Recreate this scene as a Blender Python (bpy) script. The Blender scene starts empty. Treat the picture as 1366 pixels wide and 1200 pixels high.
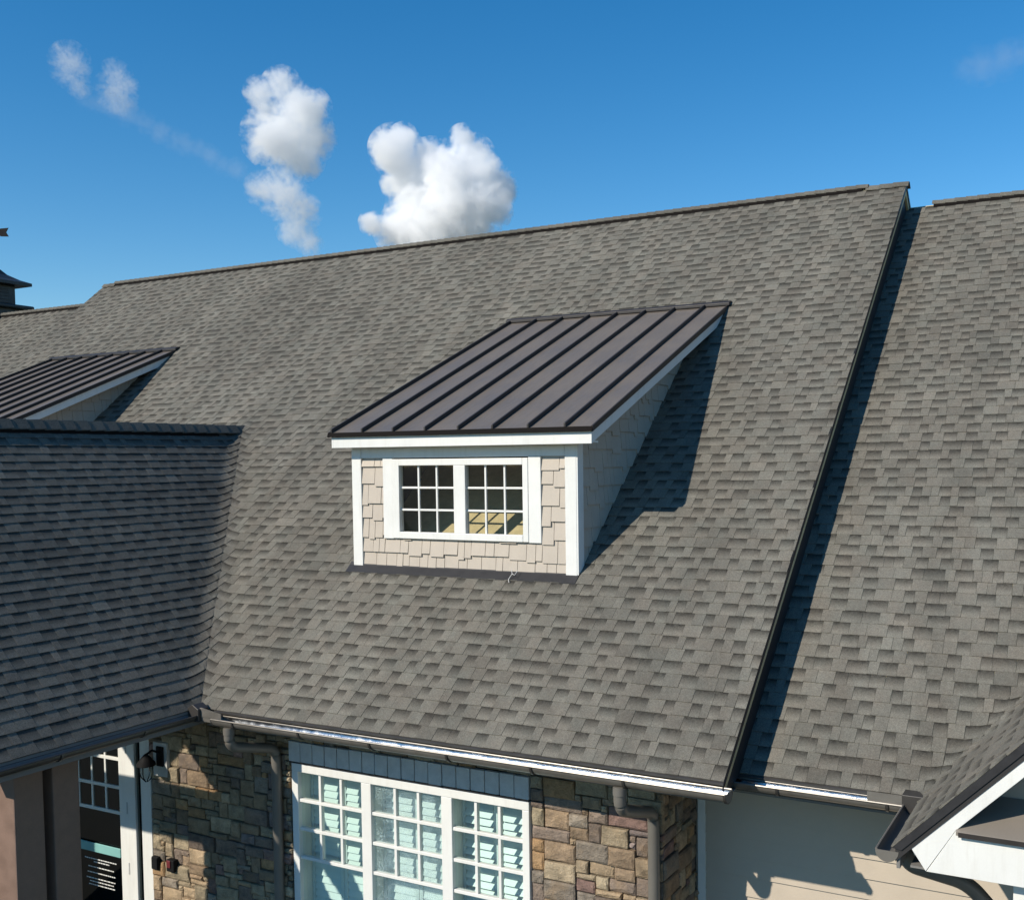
import bpy, bmesh, math, random
from mathutils import Vector, Matrix
R = math.radians
random.seed(7)
SC = bpy.context.scene
COL = SC.collection

# ------------------------------------------------------------------ camera
CAM = Vector((2.7544, -7.7039, 2.5423))
YAW, PITCH, ROLL = 0.4875, -0.0524, -0.0109
FPX, PU, PV = 1401.52, 761.18, 684.03          # in pixels of a 1366 x 1200 frame
_f = Vector((-math.sin(YAW)*math.cos(PITCH), math.cos(YAW)*math.cos(PITCH), math.sin(PITCH)))
_r0 = Vector((math.cos(YAW), math.sin(YAW), 0)); _u0 = _r0.cross(_f)
_r = math.cos(ROLL)*_r0 + math.sin(ROLL)*_u0; _u = -math.sin(ROLL)*_r0 + math.cos(ROLL)*_u0
cd = bpy.data.cameras.new('camera'); cam = bpy.data.objects.new('camera', cd); COL.objects.link(cam)
cam.matrix_world = Matrix(((_r.x, _u.x, -_f.x, CAM.x), (_r.y, _u.y, -_f.y, CAM.y), (_r.z, _u.z, -_f.z, CAM.z), (0, 0, 0, 1)))
cd.sensor_width = 36; cd.sensor_fit = 'HORIZONTAL'; cd.lens = FPX/1366*36
cd.shift_x = (683-PU)/1366; cd.shift_y = (PV-600)/1366
cd.clip_start = 0.1; cd.clip_end = 6000
SC.camera = cam

# ------------------------------------------------------------------ sky, sun, exposure
SUN = Vector((0.386, 0.731, -0.563)).normalized()      # the way the light travels
world = bpy.data.worlds.new('World'); SC.world = world; world.use_nodes = True
wn = world.node_tree; wn.nodes.clear()
sky = wn.nodes.new('ShaderNodeTexSky'); sky.sky_type = 'NISHITA'; sky.sun_disc = False
sky.sun_elevation = R(34.5); sky.sun_rotation = R(207.8)
sky.altitude = 0; sky.air_density = 1.0; sky.dust_density = 0.0; sky.ozone_density = 3.0
bg = wn.nodes.new('ShaderNodeBackground'); bg.inputs['Strength'].default_value = 0.140
wo = wn.nodes.new('ShaderNodeOutputWorld')
hs = wn.nodes.new('ShaderNodeHueSaturation'); hs.inputs['Saturation'].default_value = 1.38; hs.inputs['Hue'].default_value = 0.498
wn.links.new(sky.outputs[0], hs.inputs['Color']); wn.links.new(hs.outputs[0], bg.inputs[0]); wn.links.new(bg.outputs[0], wo.inputs[0])
ld = bpy.data.lights.new('sun', 'SUN'); ld.energy = 5.0; ld.angle = R(0.53); ld.color = (1.0, 0.92, 0.80)
lo = bpy.data.objects.new('sun', ld); COL.objects.link(lo); lo.rotation_euler = SUN.to_track_quat('-Z', 'Y').to_euler(); lo.location = (-12, -20, 25)
SC.view_settings.view_transform = 'Standard'; SC.view_settings.look = 'None'
SC.view_settings.exposure = -0.03; SC.view_settings.gamma = 1.0
SC.cycles.use_denoising = True
SC.cycles.max_bounces = 24; SC.cycles.diffuse_bounces = 2; SC.cycles.glossy_bounces = 4; SC.cycles.transparent_max_bounces = 16; SC.cycles.volume_bounces = 24; SC.cycles.volume_step_rate = 0.25
SC.cycles.caustics_reflective = False; SC.cycles.caustics_refractive = False

def px(P):                                             # where a point falls in the frame (only used to rank shingles by size)
    d = Vector(P)-CAM; w = d.dot(_f)
    if w < 0.1: return None
    return (PU+FPX*d.dot(_r)/w, PV-FPX*d.dot(_u)/w, w)

# ------------------------------------------------------------------ node helpers and materials
def newmat(name):
    m = bpy.data.materials.new(name); m.use_nodes = True
    nt = m.node_tree; nt.nodes.clear()
    out = nt.nodes.new('ShaderNodeOutputMaterial'); b = nt.nodes.new('ShaderNodeBsdfPrincipled')
    nt.links.new(b.outputs[0], out.inputs[0])
    return m, nt, b, out
def nd(nt, typ, **kw):
    n = nt.nodes.new(typ)
    for k, v in kw.items(): setattr(n, k, v)
    return n
def mathn(nt, op, a, b=None, clamp=False):
    n = nd(nt, 'ShaderNodeMath', operation=op, use_clamp=clamp)
    for i, v in enumerate((a, b)):
        if v is None: continue
        if isinstance(v, (int, float)): n.inputs[i].default_value = v
        else: nt.links.new(v, n.inputs[i])
    return n.outputs[0]
def noise(nt, vec, scale, detail=4, rough=0.6):
    n = nd(nt, 'ShaderNodeTexNoise'); n.inputs['Scale'].default_value = scale
    n.inputs['Detail'].default_value = detail; n.inputs['Roughness'].default_value = rough
    if vec is not None: nt.links.new(vec, n.inputs['Vector'])
    return n.outputs[0]
def mixc(nt, fac, a, b, blend='MIX'):
    n = nd(nt, 'ShaderNodeMix', data_type='RGBA', blend_type=blend)
    for i, v in ((0, fac), (6, a), (7, b)):
        if isinstance(v, (int, float)): n.inputs[i].default_value = v
        elif isinstance(v, tuple): n.inputs[i].default_value = (*v, 1) if len(v) == 3 else v
        else: nt.links.new(v, n.inputs[i])
    return n.outputs[2]
def scalevec(nt, vec, s):
    n = nd(nt, 'ShaderNodeVectorMath', operation='MULTIPLY'); n.inputs[1].default_value = s; nt.links.new(vec, n.inputs[0])
    return n.outputs[0]
def ramp(nt, fac, lo, hi, a=0.0, b=1.0):
    n = nd(nt, 'ShaderNodeMapRange'); n.inputs[1].default_value = lo; n.inputs[2].default_value = hi
    n.inputs[3].default_value = a; n.inputs[4].default_value = b; nt.links.new(fac, n.inputs[0])
    return n.outputs[0]
def bump(nt, b, h, strength=0.3, dist=0.01):
    n = nd(nt, 'ShaderNodeBump'); n.inputs['Strength'].default_value = strength; n.inputs['Distance'].default_value = dist
    nt.links.new(h, n.inputs['Height']); nt.links.new(n.outputs[0], b.inputs['Normal'])

def paint(name, col, rough=0.5, var=0.12, scale=6.0, metallic=0.0, dirt=None, bumpk=0.0, spec=0.5, fine=80, wave=0.0):
    m, nt, b, _ = newmat(name)
    g = nd(nt, 'ShaderNodeNewGeometry').outputs['Position']
    n1 = noise(nt, g, scale, 5); n2 = noise(nt, g, fine, 3)
    v = ramp(nt, mathn(nt, 'ADD', mathn(nt, 'MULTIPLY', n1, 0.7), mathn(nt, 'MULTIPLY', n2, 0.3)), 0.3, 0.7, 1-var, 1+var)
    c = nd(nt, 'ShaderNodeVectorMath', operation='SCALE'); c.inputs[0].default_value = col; nt.links.new(v, c.inputs['Scale'])
    colo = c.outputs[0]
    if dirt:
        st = noise(nt, scalevec(nt, g, (9, 9, 1.2)), 1.5, 6, 0.7)
        colo = mixc(nt, ramp(nt, st, 0.5, 0.85, 0, 0.55), colo, dirt)
    nt.links.new(colo, b.inputs['Base Color'])
    b.inputs['Metallic'].default_value = metallic; b.inputs['Specular IOR Level'].default_value = spec
    nt.links.new(ramp(nt, n1, 0.3, 0.7, max(rough-0.08, 0.02), min(rough+0.1, 1)), b.inputs['Roughness'])
    if bumpk: bump(nt, b, n2, bumpk, 0.004)
    if wave: bump(nt, b, noise(nt, scalevec(nt, g, (3.0, 1.0, 1.0)), 1.7, 2), wave, 0.05)   # sheet metal is never quite flat
    return m

M = {}
M['white'] = paint('white_trim_paint', (0.78, 0.77, 0.72), 0.42, 0.04, 3, dirt=(0.6, 0.57, 0.5))
M['taupe_side'] = paint('taupe_shake_paint', (0.49, 0.425, 0.345), 0.6, 0.08, 5, bumpk=0.25, dirt=(0.4, 0.34, 0.27))
M['tan_board'] = paint('tan_lap_board_paint', (0.50, 0.425, 0.335), 0.55, 0.05, 4, bumpk=0.15)
M['bronze'] = paint('dark_bronze_metal', (0.155, 0.130, 0.106), 0.38, 0.14, 1.6, spec=0.42, wave=0.35, dirt=(0.16, 0.14, 0.12))
M['seam'] = paint('dark_bronze_seam', (0.036, 0.031, 0.028), 0.45, 0.1, 4, spec=0.3)
M['gutter'] = paint('taupe_gutter_metal', (0.26, 0.24, 0.21), 0.36, 0.12, 4, metallic=0.55, dirt=(0.12, 0.1, 0.085))
M['gutter_dark'] = paint('dark_gutter_metal', (0.06, 0.055, 0.05), 0.35, 0.15, 4, metallic=0.3)
M['galv'] = paint('galvanised_gutter_lining', (0.42, 0.435, 0.45), 0.2, 0.2, 9, metallic=1.0, bumpk=0.15)
M['downspout'] = paint('taupe_downspout_paint', (0.15, 0.138, 0.118), 0.4, 0.08, 3)
M['flashing'] = paint('black_flashing', (0.022, 0.021, 0.022), 0.55, 0.2, 8)
M['vent'] = paint('black_vent_mesh', (0.012, 0.01, 0.009), 0.9, 0.2, 12, spec=0.1)
M['black'] = paint('black_iron', (0.010, 0.010, 0.011), 0.7, 0.2, 12, spec=0.15)
M['plywood'] = paint('plywood_sheathing', (0.62, 0.50, 0.27), 0.75, 0.22, 9, fine=40)
M['darkroom'] = paint('bare_attic_lining', (0.045, 0.042, 0.038), 0.9, 0.3, 3)
M['post'] = paint('brown_stained_post', (0.21, 0.135, 0.10), 0.6, 0.2, 6, bumpk=0.2)
M['mortar'] = paint('dark_mortar_bed', (0.06, 0.05, 0.042), 0.95, 0.3, 20)
M['slate'] = paint('grey_header_block', (0.54, 0.535, 0.51), 0.7, 0.16, 9, bumpk=0.3)
M['louvre'] = paint('white_louvre', (0.80, 0.82, 0.80), 0.5, 0.03, 4)
M['room'] = paint('pale_room_wall', (0.5, 0.6, 0.58), 0.8, 0.1, 2)
M['teal'] = paint('teal_door_band', (0.22, 0.46, 0.43), 0.5, 0.08, 6)
M['lawn'] = paint('mown_lawn_and_drive', (0.055, 0.058, 0.045), 0.95, 0.35, 0.4)
M['soffit'] = paint('grey_soffit_board', (0.20, 0.19, 0.175), 0.7, 0.1, 4)
M['shade_board'] = paint('shade_dark_rake_board', (0.028, 0.026, 0.025), 0.6, 0.12, 4)  # near black puts the shade of the roof edge into the board colour
M['red'] = paint('red_plastic', (0.16, 0.03, 0.035), 0.4, 0.1, 8)
M['wire'] = paint('pale_twine', (0.6, 0.58, 0.55), 0.7, 0.1, 8)
M['pent'] = paint('bronze_pent_metal', (0.23, 0.20, 0.165), 0.4, 0.08, 3)
M['cupola'] = paint('dark_copper_cladding', (0.025, 0.022, 0.022), 0.45, 0.25, 5)

def glass(name, tint, ior=1.5, speckle=0.0):
    m, nt, b, out = newmat(name); nt.nodes.remove(b)
    tr = nd(nt, 'ShaderNodeBsdfTransparent'); tr.inputs[0].default_value = (*tint, 1)
    gl = nd(nt, 'ShaderNodeBsdfGlossy'); gl.inputs['Roughness'].default_value = 0.03
    lw = nd(nt, 'ShaderNodeLayerWeight'); lw.inputs[0].default_value = 0.5      # Schlick, the same from both faces of the sheet
    f0 = ((ior-1)/(ior+1))**2*1.8
    fr = ramp(nt, mathn(nt, 'POWER', lw.outputs['Facing'], 5.0), 0, 1, f0, 1.0)
    g = nd(nt, 'ShaderNodeNewGeometry').outputs['Position']
    mx = nd(nt, 'ShaderNodeMixShader'); nt.links.new(fr, mx.inputs[0]); nt.links.new(tr.outputs[0], mx.inputs[1]); nt.links.new(gl.outputs[0], mx.inputs[2])
    bp = nd(nt, 'ShaderNodeBump'); bp.inputs['Strength'].default_value = 0.03 if not speckle else 0.5; bp.inputs['Distance'].default_value = 0.01
    nt.links.new(noise(nt, g, 3 if not speckle else 55, 3), bp.inputs['Height']); nt.links.new(bp.outputs[0], gl.inputs['Normal'])
    last = mx.outputs[0]
    if speckle:                                          # pale speckle mixed over the glass
        df = nd(nt, 'ShaderNodeBsdfDiffuse'); df.inputs[0].default_value = (0.55, 0.72, 0.72, 1)
        m2 = nd(nt, 'ShaderNodeMixShader')
        sp = noise(nt, g, 95, 2, 0.7); big = noise(nt, g, 5, 3)
        f = mathn(nt, 'MULTIPLY', ramp(nt, sp, 0.5, 0.62, 0.12, 1.0), ramp(nt, big, 0.35, 0.6, 0.25, 1.0))
        nt.links.new(mathn(nt, 'MULTIPLY', f, speckle), m2.inputs[0]); nt.links.new(last, m2.inputs[1]); nt.links.new(df.outputs[0], m2.inputs[2]); last = m2.outputs[0]
    nt.links.new(last, out.inputs[0])
    return m
M['glass'] = glass('clear_attic_glass', (0.86, 0.88, 0.86))
M['teal_glass'] = glass('green_tinted_glass', (0.80, 0.93, 0.90))
M['speckled_glass'] = glass('speckled_green_glass', (0.80, 0.92, 0.90), speckle=0.75)
M['dark_glass'] = glass('dark_door_glass', (0.45, 0.5, 0.48), 1.55)

def shingle_mat(name, lightc, darkc):
    """asphalt granules; cell attribute: r tone, g 1 = recessed tab, b 0..1 up the exposure (recessed tabs carry a printed dark granule band)"""
    m, nt, b, _ = newmat(name)
    at = nd(nt, 'ShaderNodeAttribute', attribute_name='cell'); sep = nd(nt, 'ShaderNodeSeparateColor'); nt.links.new(at.outputs[0], sep.inputs[0])
    oi = nd(nt, 'ShaderNodeObjectInfo'); so = nd(nt, 'ShaderNodeSeparateColor'); nt.links.new(oi.outputs['Color'], so.inputs[0])
    tone = mathn(nt, 'ADD', sep.outputs[0], so.outputs[0])
    g = nd(nt, 'ShaderNodeNewGeometry').outputs['Position']
    gran = noise(nt, g, 230, 2, 0.75); blot = noise(nt, g, 28, 4, 0.65); big = noise(nt, g, 0.55, 4, 0.55)
    band = mathn(nt, 'MULTIPLY', sep.outputs[1], ramp(nt, sep.outputs[2], 0.24, 0.98, 0.0, 0.94))
    band = mathn(nt, 'MULTIPLY', band, ramp(nt, blot, 0.3, 0.65, 0.65, 1.1))
    t = mathn(nt, 'ADD', mathn(nt, 'MULTIPLY', tone, 0.55), mathn(nt, 'MULTIPLY', ramp(nt, blot, 0.3, 0.7), 0.30))
    t = mathn(nt, 'ADD', t, ramp(nt, big, 0.3, 0.7, -0.12, 0.22), clamp=True)
    c = mixc(nt, t, darkc, lightc)
    c = mixc(nt, band, c, tuple(x*0.24 for x in darkc))
    streak = noise(nt, scalevec(nt, g, (2.6, 0.22, 0.22)), 1.0, 5, 0.6)                  # run-off streaks down the slope
    c = mixc(nt, 1.0, c, ramp(nt, streak, 0.35, 0.7, 1.10, 0.84), 'MULTIPLY')
    c = mixc(nt, 1.0, c, ramp(nt, gran, 0.25, 0.75, 0.5, 1.5), 'MULTIPLY')
    c = mixc(nt, 1.0, c, ramp(nt, noise(nt, g, 85, 3, 0.7), 0.3, 0.7, 0.76, 1.24), 'MULTIPLY')
    warm = mixc(nt, 1.0, c, (1.04, 0.98, 0.92), 'MULTIPLY'); cool = mixc(nt, 1.0, c, (1.0, 1.0, 0.96), 'MULTIPLY')
    hue = noise(nt, g, 4.0, 3)
    c = mixc(nt, ramp(nt, hue, 0.35, 0.65), warm, cool)
    nt.links.new(c, b.inputs['Base Color']); b.inputs['Roughness'].default_value = 0.92; b.inputs['Specular IOR Level'].default_value = 0.25
    bump(nt, b, gran, 0.5, 0.003)
    return m
M['shingle'] = shingle_mat('weathered_asphalt_shingle', (0.202, 0.193, 0.166), (0.104, 0.099, 0.086))

def stone_mat():
    m, nt, b, _ = newmat('ledge_stone')
    oi = nd(nt, 'ShaderNodeObjectInfo')
    g = nd(nt, 'ShaderNodeNewGeometry').outputs['Position']
    n1 = noise(nt, g, 9, 6, 0.65); n2 = noise(nt, g, 60, 4, 0.7); n3 = noise(nt, g, 4, 4)
    c = mixc(nt, 1.0, oi.outputs['Color'], ramp(nt, n1, 0.25, 0.75, 0.55, 1.4), 'MULTIPLY')
    c = mixc(nt, ramp(nt, n3, 0.52, 0.75, 0, 0.6), c, (0.33, 0.22, 0.12))
    c = mixc(nt, 1.0, c, ramp(nt, n2, 0.25, 0.75, 0.75, 1.25), 'MULTIPLY')
    nt.links.new(c, b.inputs['Base Color']); b.inputs['Roughness'].default_value = 0.9
    bump(nt, b, mathn(nt, 'ADD', n1, mathn(nt, 'MULTIPLY', n2, 0.4)), 1.0, 0.035)
    return m
M['stone'] = stone_mat()

# ------------------------------------------------------------------ mesh helpers
class MB:
    def __init__(s): s.v = []; s.f = []; s.c = None
    def add(s, vs, fs, cols=None):
        o = len(s.v); s.v += [tuple(v) for v in vs]; s.f += [tuple(i+o for i in f) for f in fs]
        if cols is not None:
            if s.c is None: s.c = []
            s.c += cols
    def box(s, x0, x1, y0, y1, z0, z1):
        s.add([(x0,y0,z0),(x1,y0,z0),(x1,y1,z0),(x0,y1,z0),(x0,y0,z1),(x1,y0,z1),(x1,y1,z1),(x0,y1,z1)],
              [(0,3,2,1),(4,5,6,7),(0,1,5,4),(1,2,6,5),(2,3,7,6),(3,0,4,7)])
    def prism(s, poly, vec):
        """extrude a planar polygon (list of 3D points) by vec"""
        n = len(poly); v = Vector(vec)
        a = [Vector(p) for p in poly]
        s.add(a+[p+v for p in a], [tuple(range(n-1, -1, -1)), tuple(range(n, 2*n))]+[(i, (i+1) % n, (i+1) % n+n, i+n) for i in range(n)])
    def tube(s, pts, r, seg=12, caps=True, closed_half=None):
        """round tube along points; closed_half=(a0,a1) makes an open half-round"""
        pts = [Vector(p) for p in pts]; rings = []
        n = len(pts); up = Vector((0.013, 0.027, 1))
        for i, p in enumerate(pts):
            t = (pts[min(i+1, n-1)]-pts[max(i-1, 0)]).normalized()
            a = t.cross(up) if abs(t.dot(up)) < 0.95 else t.cross(Vector((1, 0.02, 0)))
            a.normalize(); b = t.cross(a)
            rr = r[i] if isinstance(r, (list, tuple)) else r
            rings.append([p+rr*(math.cos(2*math.pi*k/seg)*a+math.sin(2*math.pi*k/seg)*b) for k in range(seg)])
        o = len(s.v)
        for rg in rings: s.v += [tuple(q) for q in rg]
        for i in range(n-1):
            for k in range(seg):
                s.f.append((o+i*seg+k, o+i*seg+(k+1) % seg, o+(i+1)*seg+(k+1) % seg, o+(i+1)*seg+k))
        if caps:
            s.f.append(tuple(o+k for k in range(seg-1, -1, -1))); s.f.append(tuple(o+(n-1)*seg+k for k in range(seg)))
    def mesh(s, name, m):
        me = bpy.data.meshes.new(name); me.from_pydata(s.v, [], s.f)
        if s.c is not None:
            at = me.color_attributes.new('cell', 'FLOAT_COLOR', 'CORNER')
            flat = []
            for p in s.c: flat += p
            at.data.foreach_set('color', flat)
        if m is not None: me.materials.append(m)
        me.validate(); me.update()
        return me
    def build(s, name, m, parent=None, bevel=0, smooth=False, label=None, kind=None, recalc=True):
        me = s.mesh(name, m)
        if recalc:
            bm = bmesh.new(); bm.from_mesh(me); bmesh.ops.recalc_face_normals(bm, faces=bm.faces); bm.to_mesh(me); bm.free()
        if smooth:
            me.polygons.foreach_set('use_smooth', [True]*len(me.polygons))
            me.set_sharp_from_angle(angle=R(40))
        return link(name, me, parent, bevel, label, kind)
def link(name, me, parent=None, bevel=0, label=None, kind=None):
    o = bpy.data.objects.new(name, me); COL.objects.link(o)
    if parent is not None:
        o.parent = parent; o.matrix_parent_inverse = PINV[parent.name]
    PINV[o.name] = (PINV[parent.name] if False else Matrix.Identity(4))
    if bevel:
        b = o.modifiers.new('bevel', 'BEVEL'); b.width = bevel; b.segments = 2; b.limit_method = 'ANGLE'
    if label: o['label'] = label
    if kind: o['kind'] = kind
    return o
PINV = {}
def tag(o, label, cat, group=None):
    o['label'] = label; o['category'] = cat
    if group: o['group'] = group
def empty(name, loc, parent=None):
    o = bpy.data.objects.new(name, None); COL.objects.link(o); o.empty_display_size = 0.2
    if parent is not None: o.parent = parent; o.matrix_parent_inverse = PINV[parent.name]
    o.location = loc; PINV[o.name] = Matrix.Translation(-Vector(loc))
    return o
def bx(name, m, parent, x0, x1, y0, y1, z0, z1, bevel=0.004, label=None):
    mb = MB(); mb.box(min(x0,x1), max(x0,x1), min(y0,y1), max(y0,y1), min(z0,z1), max(z0,z1))
    return mb.build(name, m, parent, bevel, label=label)

# ------------------------------------------------------------------ dimensions (metres; origin: right end of the main eave)
T = 10/12; TH = math.atan(T); CT, ST = math.cos(TH), math.sin(TH)
EXPO = 0.143
RY = 7.545; RZ = RY*T                    # main ridge
XL = -16.41                              # left end of the main roof
DROP = 0.50; BY0 = 0.51; BRY = 7.81      # side roofs lie this much lower
XV, WD, TW = -5.694, 2.930, 1.025         # porch wing: eave, half width, pitch
XW, ZW = XV-WD, WD*TW; WYF = -2.3
GX, GY, GT, GZ = 1.40, -0.62, 1.0, -0.075  # entry gable: eave x, front y, pitch, eave z
YW = 0.55                                # stone wall face
YB = 1.36                                # board wall face
GROUND = -3.4

# ------------------------------------------------------------------ ground
mb = MB(); mb.add([(-3000,-3000,GROUND),(3000,-3000,GROUND),(3000,3000,GROUND),(-3000,3000,GROUND)], [(0,1,2,3)])
g = mb.build('ground', M['lawn']); g['kind'] = 'structure'

house = empty('house', (-4.0, 4.0, GROUND))
tag(house, 'large house with grey shingled roofs, stone and tan walls and shed dormers', 'house')

# ------------------------------------------------------------------ shingled roof planes
def cell_geom(w, rec, tone, t0, exp=EXPO, jag=0.0, nu=1, recf=0.55):
    """a tab in local coordinates (u along, s up the slope, n out): butt at s=0"""
    t = t0*(recf if rec else 1.0)
    L = exp+0.035; e = 0.0012; ns = 1 if nu == 1 else 2
    vs = []; fs = []; cols = []
    r = 1.0 if rec else 0.0
    v = lambda s: (tone, r, s/exp, 1)
    for j in range(ns+1):
        for i in range(nu+1): vs.append((e+(w-2*e)*i/nu, jag*i/nu*(1-j/ns)+L*j/ns, t+(0.0005-t)*j/ns))
    o = len(vs)
    for i in range(nu+1): vs.append((e+(w-2*e)*i/nu, jag*i/nu, -0.003))
    for j in range(ns):
        for i in range(nu):
            a = j*(nu+1)+i; fs.append((a, a+1, a+nu+2, a+nu+1)); cols += [v(L*j/ns)]*2+[v(L*(j+1)/ns)]*2
    for i in range(nu): fs.append((o+i, o+i+1, i+1, i)); cols += [v(0)]*4
    top = ns*(nu+1)
    fs.append((o, 0, top)); cols += [v(0), v(0), v(L)]
    fs.append((nu, o+nu, top+nu)); cols += [v(0), v(0), v(L)]
    return vs, fs, cols
WIDTHS_UP = (0.075, 0.09, 0.11, 0.13, 0.155, 0.18); WIDTHS_REC = (0.09, 0.11, 0.13, 0.155, 0.185)
CELLMESH = {}
def cell_mesh(w, rec, t0, exp, recf):
    k = (w, rec, t0, exp, recf)
    if k not in CELLMESH:
        mb = MB(); vs, fs, c = cell_geom(w, rec, 0.0, t0, exp, recf=recf); mb.add(vs, fs, c); CELLMESH[k] = mb.mesh('shingle', M['shingle'])
    return CELLMESH[k]
def shingle_roof(parent, org, U, S, length, slope_len, keep, warp=None, nparts=300, t0=0.009, visible=None, seed=1, tonelift=0.0, near_warp=None, EXPO=EXPO, clamp=None, recf=0.55):
    rnd = random.Random(seed); org = Vector(org); U = Vector(U); S = Vector(S); N = U.cross(S)
    if N.z < 0: N = -N
    cells = []
    n = int(slope_len/EXPO)
    rowtone = 0
    for i in range(n):
        s = i*EXPO; u = -rnd.random()*0.25; rec = rnd.random() < 0.5
        while u < length:
            w = rnd.choice(WIDTHS_REC if rec else WIDTHS_UP)
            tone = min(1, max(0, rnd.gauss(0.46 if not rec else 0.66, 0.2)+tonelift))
            if rnd.random() < 0.03: tone = rnd.choice((0.0, 0.05, 0.95, 1.0))
            u2 = u+w
            if u2 > 0.02 and u < length-0.02:
                if u < 0 or u2 > length:                       # trimmed at the roof edge
                    cells.append((max(u,0), s, min(u2,length)-max(u,0), rec, tone, False))
                else: cells.append((u, s, w, rec, tone, True))
            u = u2; rec = not rec if rnd.random() < 0.86 else rec
    out = []; rank = []
    for c in cells:
        u, s, w, rec, tone, full = c
        ctr = org+U*(u+w/2)+S*(s+EXPO/2)
        if not keep(ctr): continue
        area = 0
        if full and not (near_warp and near_warp(ctr)) and (visible is None or visible(ctr)):
            q = [px(org+U*a+S*b) for a, b in ((u, s), (u+w, s), (u+w, s+EXPO), (u, s+EXPO))]
            if all(q) and all(0 < p[0] < 1366 and 0 < p[1] < 1200 for p in q):
                area = abs(sum(q[k][0]*q[(k+1) % 4][1]-q[(k+1) % 4][0]*q[k][1] for k in range(4)))/2
        out.append((area, c))
    out.sort(key=lambda a: -a[0])
    picks = [c for a, c in out[:nparts] if a > 0]; rest = [c for a, c in out[:nparts] if a <= 0]+[c for a, c in out[nparts:]]
    rot = Matrix((U, S, N)).transposed().to_4x4()
    for (u, s, w, rec, tone, full) in picks:
        o = bpy.data.objects.new('shingle', cell_mesh(w, rec, t0, EXPO, recf)); COL.objects.link(o); o.parent = parent
        jit = Matrix.Rotation(rnd.gauss(0, 0.004), 4, 'Z')
        o.matrix_parent_inverse = PINV[parent.name]
        o.matrix_basis = Matrix.Translation(org+U*u+S*(s+rnd.gauss(0, 0.0012))) @ rot @ jit
        o.color = (tone, 0, 0, 1)
    mb = MB()
    for (u, s, w, rec, tone, full) in rest:
        nw = bool(near_warp and near_warp(org+U*(u+w/2)+S*(s+EXPO/2)))
        vs, fs, cols = cell_geom(w, rec, tone, t0, EXPO, jag=rnd.gauss(0, 0.0015), nu=4 if nw else 1, recf=recf)
        ds = rnd.gauss(0, 0.0012) if not nw else 0; P = []
        for (a, b, c) in vs:
            p = org+U*(u+a)+S*(s+b+ds)
            if nw and clamp: clamp(p)
            p += N*c
            if warp: p.z += warp(p)
            P.append(p)
        mb.add(P, fs, cols)
    o = mb.build('shingle_field', M['shingle'], parent, kind='stuff', recalc=False); o.color = (0, 0, 0, 1)
    return o

def smooth_bump(d, k):
    d = abs(d); return (k-d)**2/(4*k) if d < k else 0.0
# heights of the planes
zA = lambda p: p.y*T
zWr = lambda p: min((XV-p.x)*TW, (p.x-(XW-WD))*TW)
zG = lambda p: GZ+(p.x-GX)*GT
zBp = lambda p: p.y*T-DROP

# dormer numbers (front wall)
DY, DX0, DX1, DZT = 1.636, -4.97, -2.122, 2.69
DFY, DFZ, DBY, DRX0, DRX1 = 1.442, 2.845, 5.40, -5.12, -1.85
DS = (DBY*T-DFZ)/(DBY-DFY)
DORM2 = -10.08

# ---- main roof
def gable_deck(name, x0, x1, y0, ry, drop, label):
    """both slopes as one thick bent board"""
    mb = MB(); z0 = y0*T-drop-0.004; zr = ry*T-drop-0.004; th = 0.16; yb = 2*ry-y0
    poly = [(x0,y0,z0),(x0,ry,zr),(x0,yb,z0),(x0,yb,z0-th),(x0,ry,zr-th),(x0,y0,z0-th)]
    mb.prism(poly, (x1-x0, 0, 0))
    return mb.build(name, M['plywood'], house, label=label)
main_roof = gable_deck('main_roof', XL+0.01, -0.015, 0.02, RY, 0, 'tall main roof slope of weathered grey shingles')
def keepA(p):
    if -0.02 < p.z < ZW+0.1 and p.x < XV+0.4 and p.y < ZW/T+0.1 and zWr(p) > zA(p)+0.12: return False
    for dx in (0, DORM2):
        if DX0+dx+0.06 < p.x < DX1+dx-0.06 and DY+0.16 < p.y < DBY-0.35: return False
    return True
def visA(p):
    q = px(p)
    if DX0-0.3 < p.x < DX1 and p.y > DY-0.1: return False
    return zWr(p) < zA(p)-0.3 or p.x > XV
VK = 0.24
fade = lambda p: min(1.0, 0.25+max(0, p.z)/0.5)
warpA = lambda p: fade(p)*smooth_bump(zA(p)-zWr(p), VK) if p.x > XW-0.2 and p.x < XV+0.9 and p.y < ZW/T+0.1 else 0.0
def clampA(p):
    if XW-0.1 < p.x and p.z < ZW: p.x = max(p.x, XV-p.z/TW)
def clampW(p): p.y = min(p.y, p.z/T)
shingle_roof(main_roof, (XL, 0, 0), (1,0,0), (0,CT,ST), -XL, RY/CT-0.03, keepA, warpA, 300, visible=visA, seed=3, near_warp=lambda p: zA(p)-zWr(p) < VK+0.1 and XW-0.3 < p.x < XV+0.7 and p.z < ZW+0.1, clamp=clampA)

# ---- side roof (right) and far roof (left), both lower
side_roof = gable_deck('side_roof', -0.25, 6.5, BY0+0.02, BRY, DROP, 'lower side roof right of the long dark shadow')
zGm = lambda p: min(zG(p), GZ+(GX+3.5-p.x)*GT)
keepB = lambda p: not (p.x > GX-0.4 and zGm(p) > zBp(p)+0.12)
warpB = lambda p: smooth_bump(zBp(p)-zG(p), 0.16) if p.x > GX-0.5 else 0.0
shingle_roof(side_roof, (-0.22, BY0, BY0*T-DROP), (1,0,0), (0,CT,ST), 6.7, (BRY-BY0)/CT-0.03, keepB, warpB, 300,
             visible=lambda p: p.x > 0.02+0.02*(8-p.y)/8, seed=5, near_warp=lambda p: abs(zBp(p)-zG(p)) < 0.2)
far_roof = gable_deck('far_roof', -27, XL+0.25, BY0+0.02, BRY-0.07, DROP, 'lower far roof below the cupola')
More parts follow.
